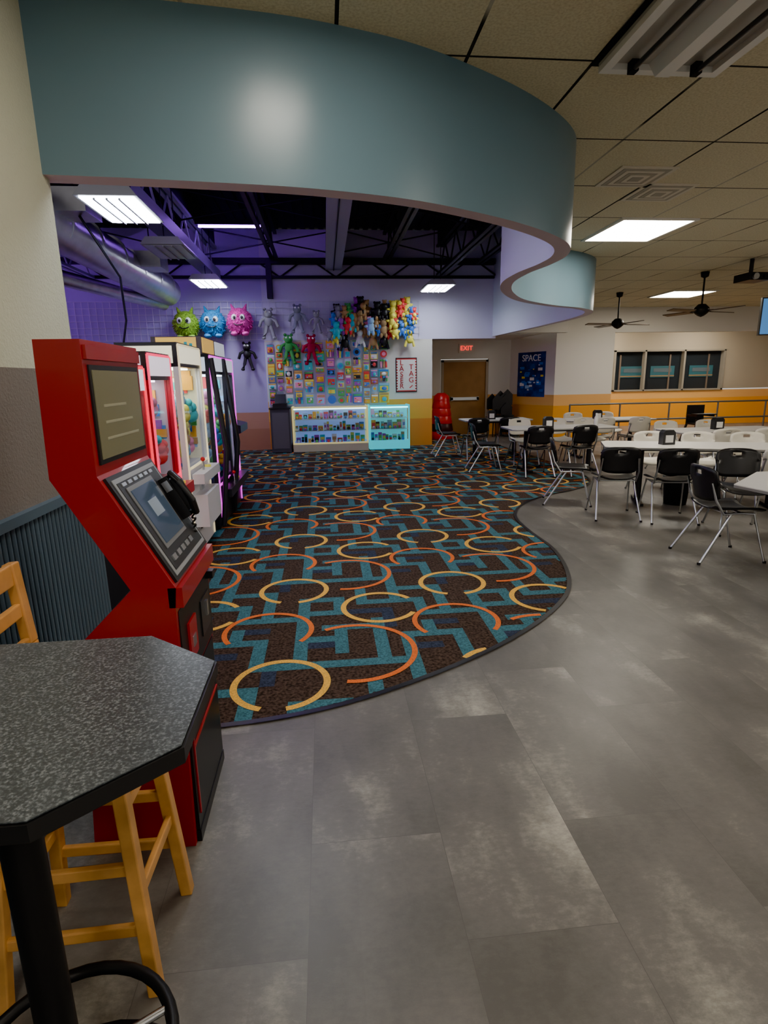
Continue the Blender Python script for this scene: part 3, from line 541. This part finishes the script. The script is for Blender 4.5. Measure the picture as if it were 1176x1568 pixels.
# wire grid
b=MB(); wg=mat("white_wire",(.72,.69,.84),.4)
x=-6.0
while x<2.35: b.box(x-.005,x+.005,13.76,13.772,2.52,3.35,wg); x+=.15
z=2.52
while z<3.36: b.box(-6,2.3,13.75,13.76,z-.005,z+.005,wg); z+=.138
b.done("hanging_wire_grid_panel")
# plush monsters
def monster(x,y,z,col,dark):
    b=MB(); m=mat("plush_"+dark,col,.95,noise=.35,nscale=40,bump=1)
    b.sph((x,y,z),(.27,.22,.28),m,24,16)
    for k in range(260):
        ph=math.acos(random.uniform(-.95,.95));t=random.uniform(0,6.28);d=Vector((math.sin(ph)*math.cos(t),math.sin(ph)*math.sin(t),math.cos(ph))); p=Vector((x+d.x*.25,y+d.y*.2,z+d.z*.26)); b.cyl(p,p+d*.055+Vector((0,0,-.02)),.02,m,5,.002,False)
    for s in(-1,1):
        b.sph((x+s*.09,y-.19,z+.06),(.06,.05,.07),mat("plush_eye_white",(.9,.9,.9),.4),12,8); b.sph((x+s*.08,y-.24,z+.055),(.03,.015,.035),black,8,6); b.cyl((x+s*.12,y,z+.24),(x+s*.17,y,z+.36),.05,m,8,.01)
        b.sph((x+s*.12,y-.08,z-.27),(.08,.11,.05),mat("plush_foot_"+dark,tuple(min(1,c*1.6+.05) for c in col),.9),10,8)
    b.tube([(x-.1,y-.21,z-.07),(x-.04,y-.23,z-.10),(x+.04,y-.23,z-.10),(x+.1,y-.21,z-.07)],.012,black,6)
    b.done("plush_monster")
monster(-2.98,13.46,2.84,(.24,.44,.03),"green"); monster(-2.40,13.46,2.86,(.02,.24,.55),"blue"); monster(-1.82,13.46,2.90,(.62,.04,.33),"magenta")
b=MB()
for i in range(70):
    x=random.uniform(.15,2.1);z=random.uniform(2.62,3.25)-(.1 if x<.5 else 0); y=random.uniform(13.45,13.64); m=random.choice(cmat if x<1.5 else [cmat[2],cmat[4],cmat[2],cmat[0],cmat[4]])
    if .7<x<1.5 and random.random()<.6: m=random.choice([cmat[11],cmat[9],mat("plush_tan",(.4,.27,.12),.9)])
    if x<.7 and random.random()<.5: m=random.choice([mat("plush_gray",(.3,.3,.34),.9),cmat[3],cmat[11]])
    s=random.uniform(.06,.10); b.sph((x,y,z),(s,s*.8,s*1.25),m,10,8); b.sph((x,y-.03,z+s*1.5),s*.8,m,10,8)
    for sg in(-1,1): b.sph((x+sg*s*.6,y-.02,z+s*2.1),s*.3,m,6,5); b.sph((x+sg*s,y-.02,z+s*.3),(s*.6,s*.3,s*.35),m,8,6); b.sph((x+sg*s*.55,y-.05,z-s*1.2),(s*.35,s*.4,s*.6),m,8,6)
for (x,z,m) in((.5,2.42,cmat[9]),(1.15,2.45,cmat[11]),(1.4,2.45,cmat[9]),(2.0,2.5,cmat[2]),(.85,2.5,cmat[8])):
    s=.09; y=13.6; b.sph((x,y,z),(s,s*.8,s*1.25),m,10,8); b.sph((x,y-.03,z+s*1.5),s*.8,m,10,8)
    for sg in(-1,1): b.cyl((x+sg*s*.6,y,z),(x+sg*s*1.2,y,z-.18),.03,m,8)
b.done("hanging_plush_toys")
def longplush(x,z,m,nm,s_=.8):
    b=MB(); b.T=Matrix.Translation((x,13.58,z))@Matrix.Scale(s_,4); b.sph((0,0,0),(.12,.09,.15),m,12,8); b.sph((0,-.03,.2),.12,m,12,8)
    for s in(-1,1): b.tube([(s*.07,0,.08),(s*.2,-.02,.02),(s*.26,0,-.14)],.045,m,8); b.tube([(s*.05,0,-.1),(s*.1,0,-.3),(s*.14,-.02,-.42)],.048,m,8); b.sph((s*.15,-.04,-.45),(.06,.08,.045),m,8,6); b.sph((s*.05,-.12,.24),.03,cmat[8],8,6); b.sph((s*.09,0,.32),.045,m,8,6)
    b.done(nm)
longplush(-.78,2.35,mat("plush_frog_green",(.06,.34,.08),.9),"plush_frog"); longplush(-.27,2.33,mat("plush_maroon",(.40,.015,.05),.9),"plush_monkey"); longplush(-1.72,2.2,cmat[9],"plush_bat",.75); longplush(-1.2,2.9,mat("plush_gray",(.3,.3,.34),.9),"plush_elephant"); longplush(-.55,3.0,mat("plush_gray2",(.25,.27,.34),.9),"plush_rabbit",.75); longplush(-.13,2.92,mat("plush_gray",(.3,.3,.34),.9),"plush_koala",.6)
# red stacked seats
b=MB(); rp=mat("red_plastic",(.62,.015,.02),.3)
for k in range(5):
    z=.0+k*.2; b.lathe([(.34-.025*k,z+.0),(.35-.025*k,z+.02),(.31-.025*k,z+.2),(.25-.02*k,z+.26)],(3.08,15.2,.01),rp if k!=1 else mat("red_plastic_band",(.05,.01,.01),.4),24)
b.lathe([(.22,1.0),(.2,1.12),(.1,1.2),(0,1.2)],(3.08,15.2,.01),rp,24); b.done("stacked_red_booster_seats")
b=MB()
for k in range(11):
    x=4.80+random.uniform(-.28,.22);y=15.3+random.uniform(-.2,.2);h=random.uniform(.75,1.2)
    b.box(x-.14,x+.14,y-.02,y+.02,h-.28,h,black,None); b.bar((x-.12,y,0.0),(x-.1,y,h-.2),.02,.02,black); b.bar((x+.12,y,0.0),(x+.1,y,h-.2),.02,.02,black); b.prism([(x-.14,h),(x+.14,h),(x,h+.14)],y-.02,y+.02,black,'y'); b.box(x-.14,x+.14,y-.2,y+.1,h*.5,h*.5+.03,black)
b.done("stacked_black_folding_chairs")
# ---------------------------------------------------------------- arcade machines
def plushpile(b,x0,x1,y0,y1,z0,z1,n=50):
    for i in range(n):
        c=(random.uniform(x0,x1),random.uniform(y0,y1),z0+(z1-z0)*random.random()**1.4); r=random.uniform(.045,.075); m=random.choice(cmat[:9]+cmat[10:])
        b.sph(c,r,m,9,6); b.sph((c[0]+.02,c[1]-.03,c[2]+r),r*.7,m,8,6)
def crane(y0,y1,xf,dep,H,body,frame,inner,ies,neon,nes,nm,zb=.85,n=60,ph=.45,cap=None,icol=.4):
    b=MB(); xb=xf-dep; g=glassm("machine_glass",(.95,.97,1),.07); k_=nm; cap=cap or body
    b.box(xb,xf,y0,y1,.05,zb,body); b.box(xb+.03,xf-.03,y0+.03,y1-.03,.009,.05,black)
    b.box(xb,xf,y0,y1,H-.2,H,cap); b.box(xf,xf+.012,y0+.04,y1-.04,H-.17,H-.03,mat(k_+"_marquee",inner,.4,emit=inner,es=ies*.8))
    b.box(xb+.04,xf-.04,y0-.012,y0,H-.17,H-.03,mat(k_+"_marquee",inner,.4,emit=inner,es=ies*.8))
    for x in(xb,xf-.045):
        for y in(y0,y1-.045): b.box(x,x+.045,y,y+.045,zb,H-.2,frame)
    iw=mat(k_+"_interior",tuple(c*icol for c in inner),.5,emit=inner,es=ies*.16)  # inner walls emit: the cabinet's lit look is put into this material
    b.box(xb+.045,xf-.045,y1-.02,y1-.01,zb,H-.2,iw); b.box(xb+.01,xb+.02,y0+.045,y1-.045,zb,H-.2,iw)
    for q in range(34):
        zz=random.uniform(zb+.1,H-.35); yy=random.uniform(y0+.06,y1-.2); hh=random.uniform(.06,.16); b.box(xb+.02,xb+.035+q*.0005,yy,yy+.12,zz,zz+hh,random.choice(cmat)); xx=random.uniform(xb+.06,xf-.18); b.box(xx,xx+.12,y1-.035-q*.0005,y1-.02,zz,zz+hh,random.choice(cmat))
    b.box(xf-.03,xf-.024,y0+.045,y1-.045,zb,H-.2,g); b.box(xb+.045,xf-.045,y0+.02,y0+.026,zb,H-.2,g)
    b.box(xb+.1,xf-.1,y0+.1,y1-.1,H-.215,H-.201,mat(k_+"_lamp",(1,1,1),.4,emit=inner,es=ies*9))
    nm_=mat(k_+"_neon",neon,.4,emit=neon,es=nes)
    for y in(y0,y1-.02): b.box(xf,xf+.012,y,y+.02,.06,H-.02,nm_)
    b.box(xf,xf+.01,y0+.025,y1-.025,zb-.01,zb+.01,nm_); b.box(xf,xf+.011,y0+.025,y1-.025,H-.03,H-.01,nm_)
    plushpile(b,xb+.1,xf-.09,y0+.1,y1-.1,zb+.05,zb+ph,n)
    cx,cy=(xb+xf)/2,(y0+y1)/2; b.cyl((cx,cy,H-.21),(cx,cy,H-.4),.01,chrome,6); b.cyl((cx,cy,H-.45),(cx,cy,H-.38),.04,chrome,10)
    for k in range(3): t=k*2.1; b.tube([(cx,cy,H-.44),(cx+.09*math.cos(t),cy+.09*math.sin(t),H-.5),(cx+.05*math.cos(t),cy+.05*math.sin(t),H-.6)],.007,chrome,6)
    b.box(xf+.015,xf+.12,y0+.06,y1-.06,zb-.14,zb-.05,body); b.cyl((xf+.06,cy-.1,zb-.05),(xf+.06,cy-.1,zb+.04),.01,chrome,8); b.sph((xf+.06,cy-.1,zb+.05),.022,rp,8,6); b.cyl((xf+.06,cy+.1,zb-.05),(xf+.06,cy+.1,zb-.03),.03,cmat[2],10)
    b.box(xf,xf+.015,cy-.16,cy+.16,.25,.5,black); b.box(xf,xf+.02,cy-.06,cy+.06,.55,.68,chrome)
    return b
rb=mat("machine_red",(.50,.02,.04),.3); wbm=mat("machine_white",(.70,.69,.74),.35); bb=mat("machine_black",(.02,.02,.026),.3)
b=crane(3.6,4.2,-1.25,.55,1.72,bb,rb,(.8,.95,1),1.4,(1,.02,.06),2.2,"red_claw",cap=rb,n=90,ph=.6)
b.box(-1.7,-1.35,3.62,3.66,1.72,1.83,mat("topper_orange",(.9,.35,.05),.5,emit=(.9,.35,.05),es=.4)); b.box(-1.65,-1.55,3.61,3.62,1.74,1.81,cmat[8]); b.box(-1.5,-1.4,3.61,3.62,1.74,1.81,cmat[4]); b.done("claw_crane_machine")
crane(4.3,4.92,-1.25,.6,1.82,rb,rb,(1,.85,.95),1.4,(1,.03,.12),2.2,"pink_claw",cap=bb,n=100,ph=.65).done("claw_crane_machine")
b=crane(5.08,5.95,-1.22,.5,1.93,wbm,wbm,(1,.93,.68),1.8,(1,.85,.5),1.0,"white_vending",n=90,ph=.6,icol=.6,cap=bb); b.box(-1.62,-1.3,5.045,5.068,.95,1.70,mat("bright_yellow_panel",(1,.80,.3),.4,emit=(1,.80,.3),es=1.1)); b.box(-1.22,-1.1,5.2,5.8,.3,.6,wbm); b.done("prize_vending_machine")
b=crane(6.2,7.7,-1.18,.8,1.88,bb,bb,(.7,.78,.9),1.5,(.85,.03,.8),2.8,"black_crane",.5,190,.9)
b.box(-1.18,-1.14,6.9,6.97,.05,1.86,bb); b.tube([(-1.16,6.2,.06),(-1.08,6.25,.9),(-1.16,6.2,1.84)],.03,bb,8); b.tube([(-1.16,6.93,.06),(-1.06,6.93,.9),(-1.16,6.93,1.84)],.03,bb,8); b.done("large_crane_machine")
b=MB()
for y0,y1,m,nmx in((6.25,6.9,(1,.6,.12),"orange_topper"),(6.95,7.6,(.8,.85,.95),"white_topper")):
    b.box(-1.75,-1.25,y0,y1,1.882,2.06,mat("topper_case",(.1,.08,.1),.4)); b.box(-1.7,-1.3,y0-.012,y0,1.9,2.05,mat(nmx,m,.4,emit=m,es=.8)); b.box(-1.25,-1.24,y0+.03,y1-.03,1.9,2.05,mat(nmx,m,.4,emit=m,es=.8))
    for q in range(7): xx=-1.68+q*.052; b.box(xx,xx+.03,y0-.016,y0-.012,1.93+.02*(q%3),1.99+.015*(q%2),random.choice(cmat))
b.done("machine_marquee_sign")
def video(x,y,c,rot,es=1.4):
    b=MB(); b.T=Tz(x,y,.008,rot); m=mat("cabinet_screen_%.0f%.0f"%(x*10,y*10),c,.3,emit=c,es=es)
    b.prism([(-.4,.01),(.4,.01),(.4,.85),(.55,.9),(.55,1.0),(.15,1.1),(.05,1.65),(.3,1.75),(.3,1.9),(-.4,1.9)],-.35,.35,bb,'y'); b.prism([(.152,1.12),(.172,1.12),(.075,1.62),(.055,1.62)],-.3,.3,m,'y'); b.box(.3,.31,-.32,.32,1.76,1.89,m); b.cyl((.45,-.1,1.0),(.45,-.1,1.08),.01,chrome,6); b.sph((.45,-.1,1.09),.022,rp,8,6)
    for s in(-1,1): b.box(.4,.405,s*.33-.01,s*.33+.01,.02,.84,m)
    b.done("video_arcade_cabinet")
video(-1.72,8.35,(.9,.06,.8),0,6)
for (x,y,c) in((-3.2,5.0,(.1,.3,.9)),(-3.2,7.2,(.8,.1,.7)),(-3.4,9.6,(.1,.7,.6)),(-3.2,12.4,(.9,.3,.1))): video(x,y,c,0)
# ---------------------------------------------------------------- camera, world
p=math.radians(13.2); yaw=math.radians(5.6); ro=math.radians(1.0)
Fh=Vector((math.sin(yaw),math.cos(yaw),0)); R=Vector((math.cos(yaw),-math.sin(yaw),0)); U=Vector((0,0,1))
fwd=Fh*math.cos(p)-U*math.sin(p); up=Fh*math.sin(p)+U*math.cos(p)
R2=R*math.cos(ro)-up*math.sin(ro); U2=up*math.cos(ro)+R*math.sin(ro)
cam=bpy.data.objects.new("camera",bpy.data.cameras.new("camera")); sc.collection.objects.link(cam)
M=Matrix((R2,U2,-fwd)).transposed().to_4x4(); M.translation=(0,0,1.6); cam.matrix_world=M
cam.data.sensor_fit='VERTICAL'; cam.data.sensor_height=36; cam.data.lens=869/1568*36; cam.data.clip_start=.05
sc.camera=cam
w=bpy.data.worlds.new("world"); sc.world=w; w.use_nodes=True; bg=w.node_tree.nodes["Background"]; bg.inputs[0].default_value=(1,.95,.88,1); bg.inputs[1].default_value=1.15
sc.view_settings.look='AgX - Punchy'
